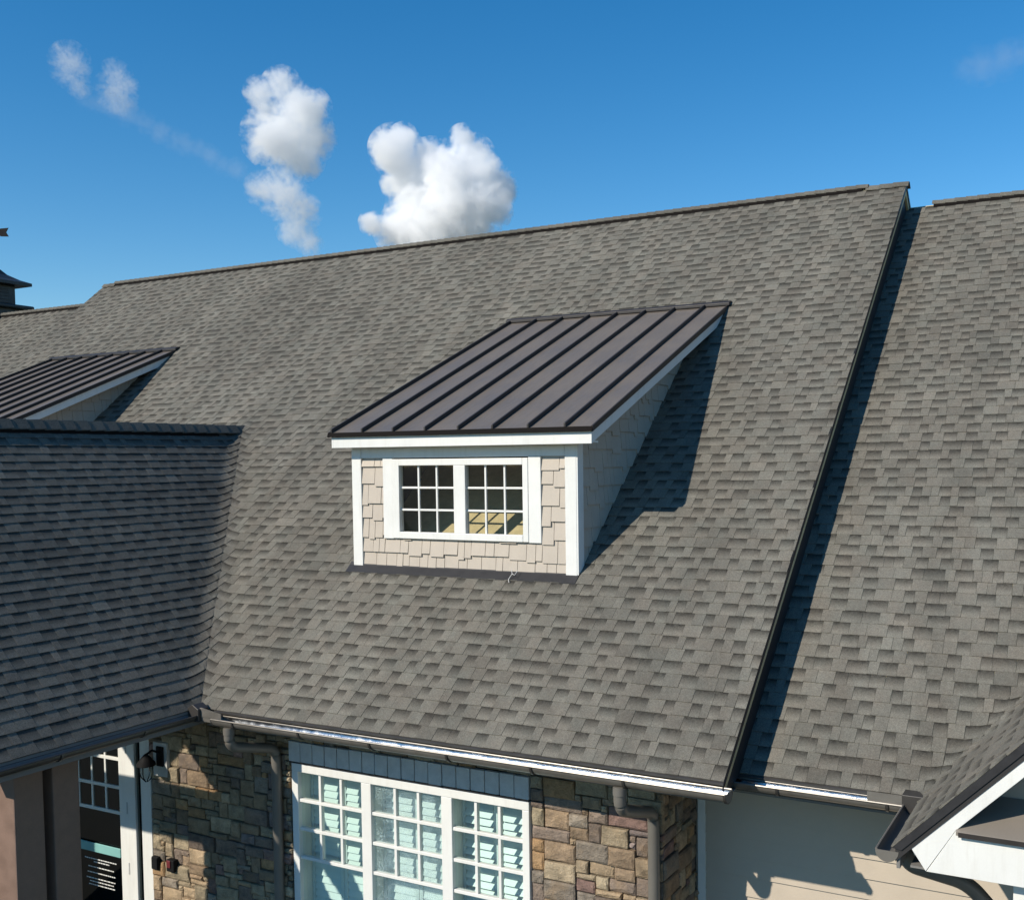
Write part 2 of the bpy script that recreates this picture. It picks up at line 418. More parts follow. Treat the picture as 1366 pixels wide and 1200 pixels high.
shingle_roof(far_roof, (-27, BY0, BY0*T-DROP), (1,0,0), (0,CT,ST), 27+XL+0.2, (BRY-0.07-BY0)/CT-0.03, lambda p: p.y > 3.2, None, 0, seed=6)

# ---- porch wing roof
mb = MB(); th = 0.14
poly = [(XV-0.01,WYF,0.002),(XW,WYF,ZW-0.008),(XW-WD+0.01,WYF,0.002),(XW-WD,WYF,-th-0.02),(XW,WYF,ZW-th-0.06),(XV+0.02,WYF,-th-0.02)]
mb.prism(poly, (0, ZW/T+0.3-WYF, 0)); 
porch_roof = mb.build('porch_roof', M['soffit'], house, label='shaded porch roof slope at left with dark course lines')
CW, SW = math.cos(math.atan(TW)), math.sin(math.atan(TW))
keepW = lambda p: not (zA(p) > zWr(p)+0.12 and p.y > 0)
warpW = lambda p: fade(p)*smooth_bump(zA(p)-zWr(p), VK) if p.y > -0.8 else 0.0
shingle_roof(porch_roof, (XV, WYF, 0), (0,1,0), (-CW,0,SW), ZW/T-WYF+0.25, WD/CW-0.02, keepW, warpW, 300, seed=8, tonelift=-0.32, t0=0.0105, recf=0.8,  # porch shingles toned darker, standing in for shade on this slope
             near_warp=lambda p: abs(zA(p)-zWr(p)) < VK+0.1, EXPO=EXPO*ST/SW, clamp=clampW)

# ---- entry gable roof (left slope seen; right slope beyond the frame)
GW = 1.75; GXR = GX+GW; GZR = GZ+GW*GT
mb = MB(); th = 0.10
poly = [(GX+0.02,GY+0.015,GZ-0.004),(GXR,GY+0.015,GZR-0.004),(GXR+GW,GY+0.015,GZ-0.004),(GXR+GW,GY+0.015,GZ-th),(GXR,GY+0.015,GZR-th-0.03),(GX+0.02,GY+0.015,GZ-th)]
mb.prism(poly, (0, 3.6, 0))
gable_roof = mb.build('gable_roof', M['shade_board'], house, label='small gable roof at lower right above a white rake board')
shingle_roof(gable_roof, (GX, GY, GZ), (0,1,0), (1/math.sqrt(2),0,1/math.sqrt(2)), 3.6, GW*math.sqrt(2)-0.02, lambda p: not (zBp(p) > zG(p)+0.12), lambda p: smooth_bump(zBp(p)-zG(p), 0.16), 120, seed=9,
             near_warp=lambda p: abs(zBp(p)-zG(p)) < 0.2)

shingle_roof(gable_roof, (2*GXR-GX, GY, GZ), (0,1,0), (-1/math.sqrt(2),0,1/math.sqrt(2)), 3.6, GW*math.sqrt(2)-0.02, lambda p: not (zBp(p) > p.z+0.12), None, 0, seed=10)

# ---- ridges: a dark vent strip with overlapping caps on top
def ridge_caps(parent, a, b, slope, step, wid, lift, single, vent=None, seed=1, butt=1):
    rnd = random.Random(seed); a = Vector(a); b = Vector(b); D = (b-a); L = D.length; D.normalize()
    side = Vector((-D.y, D.x, 0)); ang = math.atan(slope); n = max(1, int(L/step)); mbj = MB()
    for i in range(n):
        mb = mbj if not single else MB()
        p0 = a+D*(i*L/n); p1 = a+D*((i+1)*L/n+0.03); l0 = lift+(0.002 if butt > 0 else 0.013); l1 = lift+(0.013 if butt > 0 else 0.002)
        tone = min(1, max(0, rnd.gauss(0.12, 0.15)))
        def ring(p, l):
            d = Vector((0, 0, -1))*math.sin(ang)*wid
            return [p+side*math.cos(ang)*wid+d+Vector((0,0,l)), p+side*0.03+Vector((0,0,l+0.0-0.012)), p-side*0.03+Vector((0,0,l-0.012)), p-side*math.cos(ang)*wid+d+Vector((0,0,l))]
        r0 = ring(p0, l1); r1 = ring(p1, l0); low = [q-Vector((0,0,0.012)) for q in r0]; low1 = [q-Vector((0,0,0.012)) for q in r1]
        V = r0+r1+low+low1
        F = [(0,1,5,4),(1,2,6,5),(2,3,7,6),(8,9,1,0),(9,10,2,1),(10,11,3,2),(0,4,12,8),(3,11,15,7)]
        mb.add(V, F, [(tone,0,0,1)]*(4*len(F)))
        if single: o = mb.build('ridge_cap', M['shingle'], parent); o.color = (0,0,0,1)
    if not single:
        o = mbj.build('ridge_cap_run', M['shingle'], parent, kind='stuff', recalc=False); o.color = (0,0,0,1)
    if vent:
        v0, v1 = vent; p0 = a+D*v0; p1 = a+D*v1; w = wid*0.93; mb = MB()
        d = Vector((0,0,-1))*math.sin(ang)*w; s_ = side*math.cos(ang)*w
        poly = [p0+s_+d+Vector((0,0,-0.01)), p0+s_+d+Vector((0,0,lift-0.004)), p0+Vector((0,0,lift-0.012)), p0-s_+d+Vector((0,0,lift-0.004)), p0-s_+d+Vector((0,0,-0.01)), p0+Vector((0,0,-0.03))]
        mb.prism(poly, D*(v1-v0)); mb.build('ridge_vent', M['vent'], parent)
ridge_caps(main_roof, (XL+0.35,RY,RZ+0.01), (-0.55,RY,RZ+0.01), T, 0.145, 0.095, 0.046, False, vent=(0.02, -XL-0.95), seed=1)
ridge_caps(main_roof, (-0.55,RY,RZ+0.012), (0.0,RY,RZ+0.012), T, 0.145, 0.12, 0.012, False, seed=2)
ridge_caps(main_roof, (XL,RY,RZ+0.012), (XL+0.35,RY,RZ+0.012), T, 0.145, 0.12, 0.012, False, seed=2)
BRZ = BRY*T-DROP
ridge_caps(side_roof, (0.3,BRY,BRZ+0.01), (6.45,BRY,BRZ+0.01), T, 0.145, 0.095, 0.046, False, vent=(0.02, 6.1), seed=3)
FRY = BRY-0.07; FRZ = FRY*T-DROP
ridge_caps(far_roof, (-27,FRY,FRZ+0.01), (XL-0.75,FRY,FRZ+0.01), T, 0.145, 0.095, 0.046, False, vent=(0.02, 27+XL-0.8), seed=4)
ridge_caps(gable_roof, (GXR,GY,GZR+0.012), (GXR,GY+3.4,GZR+0.012), GT, 0.2, 0.14, 0.012, True, seed=6, butt=-1)
ridge_caps(porch_roof, (XW,WYF,ZW+0.012), (XW,ZW/T+0.02,ZW+0.012), TW, 0.2, 0.17, 0.05, True, vent=(0.02, ZW/T-WYF-0.55), seed=5, butt=-1)

# ---- rake boards and the strip of wall under the main roof's edge
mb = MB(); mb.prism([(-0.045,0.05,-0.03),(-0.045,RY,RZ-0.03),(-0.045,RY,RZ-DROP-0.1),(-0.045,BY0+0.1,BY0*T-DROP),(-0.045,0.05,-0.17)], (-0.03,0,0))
mb.build('rake_board', M['shade_board'], house, label='board beside the lower roof, painted dark to stand for shade under the roof edge')
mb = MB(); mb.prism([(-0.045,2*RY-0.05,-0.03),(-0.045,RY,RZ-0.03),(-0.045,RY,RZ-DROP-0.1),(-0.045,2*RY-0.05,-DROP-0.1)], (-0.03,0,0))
mb.build('rake_board', M['shade_board'], house)
for x in (-0.004,):
    for sgn in (1, -1):                                       # thin metal drip edge along the rake
        ya, yb = (0.0, RY) if sgn > 0 else (2*RY, RY)
        mb = MB(); mb.prism([(x,ya,-0.004),(x,yb,RZ-0.004),(x,yb,RZ-0.075),(x,ya,-0.075)], (-0.008,0,0))
        mb.build('drip_edge', M['flashing'], house)
mb = MB(); mb.prism([(XL,0.0,-0.006),(XL,RY,RZ-0.006),(XL,RY,RZ-DROP),(XL,0.0,-DROP)], (0.03,0,0)); mb.build('rake_board', M['shade_board'], house)

# ------------------------------------------------------------------ dormers
def dormer(dx, label, seed, detail=True):
    rnd = random.Random(seed)
    d = MB(); X0, X1 = DX0+dx, DX1+dx
    zd = lambda y: DFZ+(y-DFY)*DS                             # dormer roof surface
    w = 0.12; yb = DBY-0.25
    wx0, wx1, wz0, wz1 = -4.40+dx, -2.675+dx, 1.735, 2.53      # window opening
    # front wall round the opening
    for a in ((X0+0.01, wx0, 1.2, DZT+0.06), (wx1, X1-0.01, 1.2, DZT+0.06), (wx0, wx1, 1.2, wz0), (wx0, wx1, wz1, DZT+0.06)):
        d.box(a[0], a[1], DY+0.015, DY+w, a[2], a[3])
    # cheeks
    for xs, s in ((X0+0.01, 1), (X1-0.01, -1)):
        poly = [(xs,DY+w,DY*T-0.05),(xs,DY+w,zd(DY+w)-0.16),(xs,yb,zd(yb)-0.16),(xs,yb,yb*T-0.05)]
        d.prism(poly, (s*0.08,0,0))
    body = d.build('dormer', M['darkroom'], house, label=label)
    # roof slab
    mb = MB(); rx0, rx1 = DRX0+dx, DRX1+dx
    mb.prism([(rx0+0.03,DFY+0.03,zd(DFY+0.03)-0.02),(rx0+0.03,DBY,zd(DBY)-0.02),(rx0+0.03,DBY,zd(DBY)-0.14),(rx0+0.03,DFY+0.03,zd(DFY+0.03)-0.14)], (rx1-rx0-0.06,0,0))
    mb.build('roof_board', M['soffit'], body)
    # standing seam panels
    xs = [rx0+0.02+i*0.4215 for i in range(8)]+[rx1]
    xs[0] = rx0
    for i in range(8):
        a, b = xs[i]+0.006, xs[i+1]-0.006
        mb = MB(); sag = 0.0015
        mid = (a+b)/2
        P = []
        for y in (DFY-0.01, DBY):
            P += [(a,y,zd(y)),(mid,y,zd(y)-sag),(b,y,zd(y)),(b,y,zd(y)-0.018),(a,y,zd(y)-0.018)]
        mb.add(P, [(0,1,6,5),(1,2,7,6),(2,3,8,7),(3,4,9,8),(4,0,5,9),(4,3,2,1,0),(5,6,7,8,9)])
        mb.build('metal_panel', M['bronze'], body)
    for i in range(8):
        x = xs[i]+(0.012 if i == 0 else 0)
        mb = MB(); y0 = DFY-0.005
        mb.prism([(x-0.011,y0,zd(y0)-0.01),(x-0.011,DBY-0.02,zd(DBY-0.02)-0.01),(x-0.011,DBY-0.02,zd(DBY-0.02)+0.045),(x-0.011,y0,zd(y0)+0.045)], (0.022,0,0))
        mb.build('standing_seam', M['seam'], body, 0.004)
    # trims of the metal roof
    mb = MB(); mb.prism([(rx0-0.02,DFY-0.02,DFZ+0.004),(rx0-0.02,DFY-0.035,DFZ-0.045),(rx0-0.02,DFY-0.02,DFZ-0.045),(rx0-0.02,DFY-0.006,DFZ-0.01)], (rx1-rx0+0.035,0,0))
    mb.build('drip_edge', M['vent'], body)
    for x in (rx0-0.018, rx1+0.002):
        mb = MB(); mb.prism([(x,DFY-0.02,DFZ-0.05),(x,DBY,zd(DBY)-0.05),(x,DBY,zd(DBY)+0.012),(x,DFY-0.02,DFZ+0.008)], (0.016,0,0))
        mb.build('rake_trim', M['seam'], body)
    mb = MB(); y0, y1 = DBY-0.07, DBY+0.035
    mb.prism([(rx0-0.06,y0,zd(y0)+0.048),(rx0-0.06,DBY-0.02,zd(DBY-0.02)+0.056),(rx0-0.06,y1,y1*T+0.022),(rx0-0.06,y1,y1*T+0.002),(rx0-0.06,y0,zd(y0)+0.012)], (rx1-rx0+0.10,0,0))
    mb.build('ridge_flashing', M['seam'], body, 0.004)
    # white fascia: front and rakes
    bx('fascia_board', M['white'], body, rx0+0.035, rx1-0.008, DFY+0.003, DFY+0.03, DFZ-0.165, DFZ-0.022, 0.003)
    for x, s in ((rx0+0.012, 1), (rx1-0.006, -1)):
        ybk = (DBY*T-0.14*0-DFZ+0.17+0)  # unused helper
        mb = MB(); mb.prism([(x,DFY+0.002,DFZ-0.165),(x,DBY-0.42,zd(DBY-0.42)-0.165),(x,DBY-0.03,zd(DBY-0.03)-0.03),(x,DFY+0.002,DFZ-0.022)], (s*0.025,0,0))
        mb.build('rake_fascia', M['white'], body, 0.002)
    mb = MB(); mb.box(rx0+0.04, rx1-0.035, DFY+0.032, DY+0.012, DFZ-0.155, DFZ-0.135); mb.build('soffit', M['white'], body)
    for a, b in ((X1+0.002, rx1-0.034), (rx0+0.04, X0-0.002)):
        mb = MB(); yk = DBY-0.55; mb.prism([(a,DY+0.02,zd(DY+0.02)-0.155),(a,yk,zd(yk)-0.155),(a,yk,zd(yk)-0.142),(a,DY+0.02,zd(DY+0.02)-0.142)], (b-a,0,0)); mb.build('soffit', M['white'], body)
    # white boards on the front wall
    bx('frieze_board', M['white'], body, X0+0.132, X1-0.128, DY-0.018, DY+0.012, 2.562, 2.70)
    bx('corner_board', M['white'], body, X0, X0+0.13, DY-0.022, DY+0.012, DY*T-0.03, 2.70)
    bx('corner_board', M['white'], body, X1-0.126, X1+0.003, DY-0.022, DY+0.012, DY*T-0.04, 2.70)
    mb = MB(); mb.box(X1-0.008, X1+0.02, DY-0.018, DY+0.105, DY*T-0.03, 2.71); mb.build('corner_board', M['white'], body, 0.003)
    # casing and window
    cx0, cx1, cz0, cz1 = -4.535+dx, -2.527+dx, 1.668, 2.560
    bx('casing_board', M['white'], body, cx0, wx0-0.002, DY-0.024, DY+0.012, cz0+0.006, cz1)
    bx('casing_board', M['white'], body, wx1+0.002, cx1, DY-0.024, DY+0.012, cz0+0.006, cz1)
    fr = MB()
    gx = ((-4.312+dx, -3.594+dx), (-3.446+dx, -2.74+dx)); gz0, gz1 = 1.752, 2.478
    fr.box(wx0, gx[0][0], DY-0.03, DY+0.05, cz0+0.012, cz1-0.012); fr.box(gx[1][1], wx1, DY-0.03, DY+0.05, cz0+0.012, cz1-0.012)
    fr.box(gx[0][0], gx[1][1], DY-0.032, DY+0.05, gz1, cz1-0.012); fr.box(gx[0][0], gx[1][1], DY-0.034, DY+0.05, cz0+0.012, gz0)
    fr.box(gx[0][1], gx[1][0], DY-0.028, DY+0.05, gz0, gz1)
    fr.build('window_frame', M['white'], body, 0.005)
    for a, b in gx:
        pw = (b-a)/3; ph = (gz1-gz0)/3; m_ = 0.011
        for k in (1, 2):
            bx('muntin', M['white'], body, a+k*pw-m_, a+k*pw+m_, DY+0.004, DY+0.03, gz0, gz1, 0.003)
            for c in range(3):
                bx('muntin', M['white'], body, a+c*pw+(m_ if c else 0), a+(c+1)*pw-(m_ if c < 2 else 0), DY+0.005, DY+0.029, gz0+k*ph-m_, gz0+k*ph+m_, 0.003)
        for c in range(3):
            for r_ in range(3):
                mb = MB(); y = DY+0.02+rnd.gauss(0, 0.0005)
                mb.add([(a+c*pw,y,gz0+r_*ph),(a+(c+1)*pw,y,gz0+r_*ph),(a+(c+1)*pw,y+0.0006,gz0+(r_+1)*ph),(a+c*pw,y+0.0006,gz0+(r_+1)*ph)], [(0,1,2,3)])
                mb.build('window_pane', M['glass'], body, recalc=False)
    # base flashing lying on the shingles
    mb = MB(); y0, y1 = DY-0.10, DY-0.02
    for seg in ((X0-0.06, X0+1.5), (X0+1.5, X1+0.02)):
        mb = MB(); h0 = 0.014; mb.prism([(seg[0],y0,y0*T+h0),(seg[0],y1,y1*T+h0+0.002),(seg[0],DY+0.01,DY*T+0.035),(seg[0],DY+0.01,DY*T-0.02),(seg[0],y0,y0*T-0.002)], (seg[1]-seg[0],0,0)); mb.build('base_flashing', M['flashing'], body)
    # shakes on the front
    def shake(x0, x1, z0, z1, k):
        mb = MB(); y = DY+0.012
        mb.add([(x0,y-0.026-k,z0),(x1,y-0.026-k,z0),(x1,y-0.006,z1),(x0,y-0.006,z1),(x0,y+0.006,z0),(x1,y+0.006,z0),(x1,y+0.006,z1),(x0,y+0.006,z1)],
               [(0,1,2,3),(4,5,1,0),(1,5,6,2),(4,0,3,7),(3,2,6,7)])
        mb.build('siding_shake', M['taupe_side'], body)
    z = 1.33
    while z < 2.56:
        x = X0+0.131; xe = X1-0.128; ztop = z+0.205
        while x < xe-0.001:
            x2 = x+rnd.choice((0.085, 0.11, 0.14, 0.18, 0.21))
            if xe-x2 < 0.06: x2 = xe
            for c in (cx0, cx1):                                  # cut at the casing boards
                if x < c-0.002 and x2 > c+0.002 and ztop > cz0: x2 = c
            zz0 = z-rnd.choice((0, 0.0, 0.05, 0.03)); k = rnd.uniform(0, 0.006); zt = min(ztop, 2.561)
            if x >= cx0-0.003 and x2 <= cx1+0.003: zt = min(zt, cz0+0.014)
            if zt-zz0 > 0.02: shake(x+0.003, x2-0.003, zz0, zt, k)
            x = x2
        z += 0.19
    # shakes on the right cheek
    z = 1.30
    while z < 4.2:
        y = DY+0.107
        while y < DBY-0.7:
            y2 = y+rnd.choice((0.09, 0.12, 0.15, 0.19, 0.23)); zz0 = z-rnd.choice((0, 0, 0.045)); zt = z+0.205
            if zt > y*T-0.02 and zz0 < zd(y)-0.17:
                mb = MB(); t0 = min(zt, zd(y)-0.155); t1 = min(zt, zd(y2)-0.155); x = X1-0.008
                mb.add([(x+0.028,y+0.003,zz0),(x+0.028,y2-0.003,zz0),(x+0.01,y2-0.002,t1),(x+0.01,y+0.002,t0),(x-0.002,y+0.002,zz0),(x-0.002,y2-0.002,zz0),(x-0.002,y2-0.002,t1),(x-0.002,y+0.002,t0)],
                       [(0,1,2,3),(4,5,1,0),(1,5,6,2),(4,0,3,7),(3,2,6,7)])
                mb.build('siding_shake', M['taupe_side'], body)
            y = y2
        z += 0.19
    return body
d1 = dormer(0, 'shed dormer with white framed grid window and dark standing seam roof', 21)
d2 = dormer(DORM2, 'far shed dormer rising behind the porch roof ridge', 22)
mb = MB(); mb.tube([(-2.86,DY-0.07,1.40),(-2.84,DY-0.09,1.355),(-2.87,DY-0.115,1.30),(-2.85,DY-0.14,1.27)], 0.004, 6); mb.tube([(-2.84,DY-0.09,1.355),(-2.80,DY-0.11,1.345),(-2.79,DY-0.06,1.39)], 0.004, 6)
mb.build('twine', M['wire'], d1)

# ------------------------------------------------------------------ gutters
def half_round(name, a, b, r, m, parent_house=True, ends=True, label=None, lining=None, brackets=(), bmat=None):
    """open half-round gutter between two points, with a rolled front lip, end caps and hanger straps"""
    a = Vector(a); b = Vector(b); D = (b-a).normalized(); side = Vector((-D.y, D.x, 0)); n = 16
    L = (b-a).length; mb = MB()
    def arc(p, rr): return [p+side*(rr*math.cos(math.pi*k/n+math.pi))+Vector((0,0,-rr*math.sin(math.pi*k/n))) for k in range(n+1)]
    A0, A1 = arc(a, r), arc(b, r); I0, I1 = arc(a, r-0.004), arc(b, r-0.004)
    V = A0+A1+I0+I1; k = n+1; F = []
    for i in range(n):
        F += [(i, i+1, k+i+1, k+i), (2*k+i+1, 2*k+i, 3*k+i, 3*k+i+1)]
    F += [(0, k, 3*k, 2*k), (n, 2*k+n, 3*k+n, k+n)]
    mb.add(V, F)
    g = mb.build(name, m, house, smooth=True, label=label, recalc=False)
    if lining:
        g.data.materials.append(lining)
        for i in range(n): g.data.polygons[2*i+1].material_index = 1
    for sgn in (1, -1):
        mb = MB(); mb.tube([a+side*r*sgn, b+side*r*sgn], 0.009, 8); mb.build('rolled_lip', m, g, smooth=True)
    if ends:
        for p, s in ((a, -1), (b, 1)):
            mb = MB(); q = [v+D*s*0.002 for v in arc(p, r+0.005)]; mb.prism(q, D*s*0.006); mb.build('end_cap', m, g)
    for t in brackets:
        p = a+D*t; mb = MB(); q = arc(p, r+0.004); q2 = arc(p, r+0.010)
        V = q+q2+[v+D*0.022 for v in q]+[v+D*0.022 for v in q2]; F = []
        for i in range(n): F += [(k+i,k+i+1,3*k+i+1,3*k+i),(i,i+1,k+i+1,k+i),(2*k+i,3*k+i,3*k+i+1,2*k+i+1)]
        mb.add(V, F); mb.build('hanger_strap', bmat or M['gutter_dark'], g)
    return g
GR = 0.066
gA = half_round('gutter', (XV+0.30, -0.066, -0.054), (0.06, -0.066, -0.054), GR+0.014, M['gutter'], label='taupe half round gutter along the main eave', lining=M['galv'], brackets=[0.28+0.86*i for i in range(7)])
half_round('gutter', (XV+0.055, WYF, -0.035), (XV+0.055, -0.09, -0.035), GR, M['gutter_dark'], ends=False, label='dark gutter along the shaded porch eave', brackets=[0.6, 1.5])
for nm, x0, x1, y, z in (('a', XV+0.2, 0.0, 0.0, 0.0), ('b', -0.1, GX, BY0, BY0*T-DROP)):   # metal drip edge under the first course
    mb = MB(); mb.prism([(x0,y+0.03,z+0.018),(x0,y-0.012,z-0.012),(x0,y-0.014,z-0.028),(x0,y-0.009,z-0.028),(x0,y-0.004,z-0.014),(x0,y+0.03,z+0.012)], (x1-x0,0,0)); mb.build('eave_drip_edge', M['gutter_dark'], house)
# corner box and splash guard where the two gutters meet
mb = MB(); mb.prism([(XV-0.02,-0.16,-0.10),(XV+0.14,-0.16,-0.10),(XV+0.14,-0.16,0.03),(XV+0.06,-0.16,0.075),(XV-0.02,-0.16,0.03)], (0,0.14,0)); mb.build('gutter_corner_box', M['gutter_dark'], gA, 0.006)
mb = MB(); mb.prism([(XV+0.12,-0.125,-0.05),(XV+0.42,-0.125,-0.05),(XV+0.42,-0.125,0.005),(XV+0.15,-0.125,0.045),(XV+0.12,-0.125,0.04)], (0,0.006,0)); mb.build('splash_guard', M['gutter'], gA)
bx('gutter_tray', M['gutter'], gA, XV+0.12, XV+0.31, -0.118, 0.01, -0.10, -0.045, 0.004)
bgz = BY0*T-DROP-0.040
gB = half_round('gutter', (-0.12, BY0-0.066, bgz), (GX-0.10, BY0-0.066, bgz), GR+0.004, M['gutter'], label='gutter along the lower side roof eave', lining=M['galv'], brackets=[0.42, 1.28], ends=True)
mb = MB(); mb.prism([(1.02,BY0-0.122,bgz-0.01),(1.30,BY0-0.122,bgz-0.01),(1.30,BY0-0.122,bgz+0.075),(1.02,BY0-0.122,bgz+0.075)], (0,0.005,0)); mb.build('splash_guard', M['gutter'], gB)
gG = half_round('gutter', (GX-0.035, BY0-0.10, GZ-0.035), (GX-0.035, GY+0.02, GZ-0.035), GR+0.006, M['downspout'], label='dark half round gutter on the entry gable seen end on', ends=True, brackets=[])
bx('gutter_corner_box', M['gutter_dark'], gG, GX-0.12, GX+0.05, BY0-0.13, BY0+0.02, GZ-0.12, GZ+0.045, 0.005)

# ------------------------------------------------------------------ downspouts
def downspout(pts, r, label=None, collars=()):
    """rounds the corners of a path and sweeps a pipe along it"""
    P = [Vector(p) for p in pts]; out = [P[0]]
    for i in range(1, len(P)-1):
        a = (P[i-1]-P[i]); b = (P[i+1]-P[i]); l = min(0.11, a.length*0.48, b.length*0.48); a.normalize(); b.normalize()
        s, e = P[i]+a*l, P[i]+b*l
        for k in range(9):
            t = k/8; out.append((1-t)**2*s+2*t*(1-t)*P[i]+t*t*e)
    out.append(P[-1])
    mb = MB(); mb.tube(out, r, 20); o = mb.build('downspout', M['downspout'], house, smooth=True, label=label)
    for c in collars:
        mb = MB(); mb.tube([Vector(c)+Vector((0,0,0.03)), Vector(c)-Vector((0,0,0.03))], r+0.006, 20); mb.build('pipe_collar', M['downspout'], o, smooth=True)
    return o
downspout([(-5.21,-0.085,-0.13),(-5.21,-0.085,-0.33),(-5.12,0.47,-0.47),(-5.12,0.47,GROUND)], 0.052, 'taupe downspout between the wall lantern and the big window', collars=[(-5.21,-0.085,-0.17)])
downspout([(-0.86,-0.085,-0.13),(-0.86,-0.085,-0.33),(-0.80,0.46,-0.50),(-0.80,0.46,GROUND)], 0.052, 'taupe downspout at the right corner of the stone wall', collars=[(-0.86,-0.085,-0.17)])
downspout([(GX+0.02,GY+0.30,GZ-0.08),(GX+0.05,GY+0.32,GZ-0.22),(GX+0.42,-0.10,GZ-0.36),(GX+0.62,-0.05,GZ-0.60),(GX+0.62,-0.05,GROUND)], 0.055, 'dark downspout curving under the white gable board')

# ------------------------------------------------------------------ eave fascia and soffits
bx('eave_fascia', M['soffit'], house, XV+0.1, -0.02, 0.02, 0.045, -0.175, -0.012)
bx('eave_soffit', M['soffit'], house, XV+0.1, -0.04, 0.046, YW+0.05, -0.185, -0.172)
bx('eave_fascia', M['soffit'], house, -0.2, 6.4, BY0+0.02, BY0+0.045, BY0*T-DROP-0.17, BY0*T-DROP-0.012)
bx('eave_soffit', M['soffit'], house, -0.2, 6.4, BY0+0.046, YB+0.02, BY0*T-DROP-0.18, BY0*T-DROP-0.168)
bx('eave_fascia', M['soffit'], house, XV-0.03, XV-0.005, WYF, 0.3, -0.17, -0.02)

# ------------------------------------------------------------------ stone wall with the big window
WX0, WX1, WZ1, WZ0 = -4.965, -2.08, -0.645, -2.85
SX0, SX1 = -7.13, -0.75
mb = MB()
for a in ((SX0, WX0, GROUND, -0.15), (WX1, SX1+0.0, GROUND, -0.15), (WX0, WX1, WZ1, -0.15), (WX0, WX1, GROUND, WZ0)):
    mb.box(a[0], a[1]-0.03 if a[1] == SX1 else a[1], YW+0.05, YW+0.2, a[2], a[3])
mb.box(SX1-0.2, SX1-0.03, YW+0.2, YB+0.1, GROUND, -0.15)
stone_wall = mb.build('stone_wall', M['mortar'], house, label='wall of squared brown and grey stones under the main eave')
PAL = [((0.38,0.28,0.175),4),((0.31,0.22,0.14),4),((0.42,0.33,0.215),3),((0.23,0.175,0.135),3),((0.29,0.24,0.185),2),((0.30,0.19,0.155),0.9),((0.24,0.19,0.17),0.4),((0.42,0.26,0.13),1.3),((0.36,0.29,0.19),3)]
def pick(rnd):
    t = rnd.random()*sum(w for _, w in PAL)
    for c, w in PAL:
        t -= w
        if t <= 0: return c
    return PAL[0][0]
def stones(parent, u0, u1, z0, z1, to3, seed, block=None, unit=(0.066, 0.060)):
    """random squared rubble packed on a grid; to3(u, z, out) gives the point"""
    rnd = random.Random(seed); nu = max(1, round((u1-u0)/unit[0])); nz = max(1, round((z1-z0)/unit[1]))
    du = (u1-u0)/nu; dz = (z1-z0)/nz; occ = [[bool(block and block(u0+(i+.5)*du, z0+(j+.5)*dz)) for i in range(nu)] for j in range(nz)]
    sizes = [(2,1),(3,1),(4,1),(2,2),(3,2),(3,2),(4,2),(5,2),(4,3),(5,3),(6,3),(3,3),(6,2),(2,3),(5,3),(4,2)]
    for j in range(nz):
        for i in range(nu):
            if occ[j][i]: continue
            rnd.shuffle(sizes)
            for (w, h) in sizes+[(1,1)]:
                if i+w <= nu and j+h <= nz and all(not occ[b][a] for b in range(j, j+h) for a in range(i, i+w)): break
            for b in range(j, j+h):
                for a in range(i, i+w): occ[b][a] = True
            a0, a1, b0, b1 = u0+i*du, u0+(i+w)*du, z0+j*dz, z0+(j+h)*dz
            g_ = 0.0055; a0 += g_; a1 -= g_; b0 += g_; b1 -= g_
            p = rnd.uniform(0.0, 0.036); jt = lambda s=0.006: rnd.uniform(-s, s)
            am, bm_ = (a0+a1)/2, (b0+b1)/2
            ring = [(a0,b0),(am,b0),(a1,b0),(a1,bm_),(a1,b1),(am,b1),(a0,b1),(a0,bm_)]
            edge = [(x+jt(0.004), z+jt(0.004)) for x, z in ring]
            ins = 0.016
            front = [(x+(ins if x < am-1e-6 else -ins if x > am+1e-6 else 0)+jt(), z+(ins if z < bm_-1e-6 else -ins if z > bm_+1e-6 else 0)+jt()) for x, z in ring]
            V = [to3(x, z, -0.05) for x, z in edge]+[to3(x, z, p-0.012+jt(0.003)) for x, z in edge]+[to3(x, z, p+jt(0.006)) for x, z in front]+[to3(am+jt(0.02), bm_+jt(0.01), p+rnd.uniform(0.0, 0.012))]
            F = [(k, (k+1) % 8, 8+(k+1) % 8, 8+k) for k in range(8)]+[(8+k, 8+(k+1) % 8, 16+(k+1) % 8, 16+k) for k in range(8)]+[(16+k, 16+(k+1) % 8, 24) for k in range(8)]
            mb = MB(); mb.add(V, F); o = mb.build('stone', M['stone'], parent)
            c = pick(rnd); k = rnd.uniform(0.75, 1.2); o.color = (c[0]*k, c[1]*k, c[2]*k, 1)
HZ1, HZ0 = -0.385, -0.60
blk = lambda x, z: (WX0-0.02 < x < WX1+0.01 and WZ0 < z < HZ1-0.01)
front3 = lambda u, z, o: (u, YW-o, z)
stones(stone_wall, SX0, WX0-0.03, -2.62, -0.19, front3, 31)
stones(stone_wall, WX1+0.015, SX1, -2.62, -0.19, front3, 32)
stones(stone_wall, WX0-0.03, WX1+0.015, HZ1, -0.19, front3, 33)
stones(stone_wall, YW+0.0, YB, -2.62, -0.19, lambda u, z, o: (SX1+o-0.012, u, z), 34)
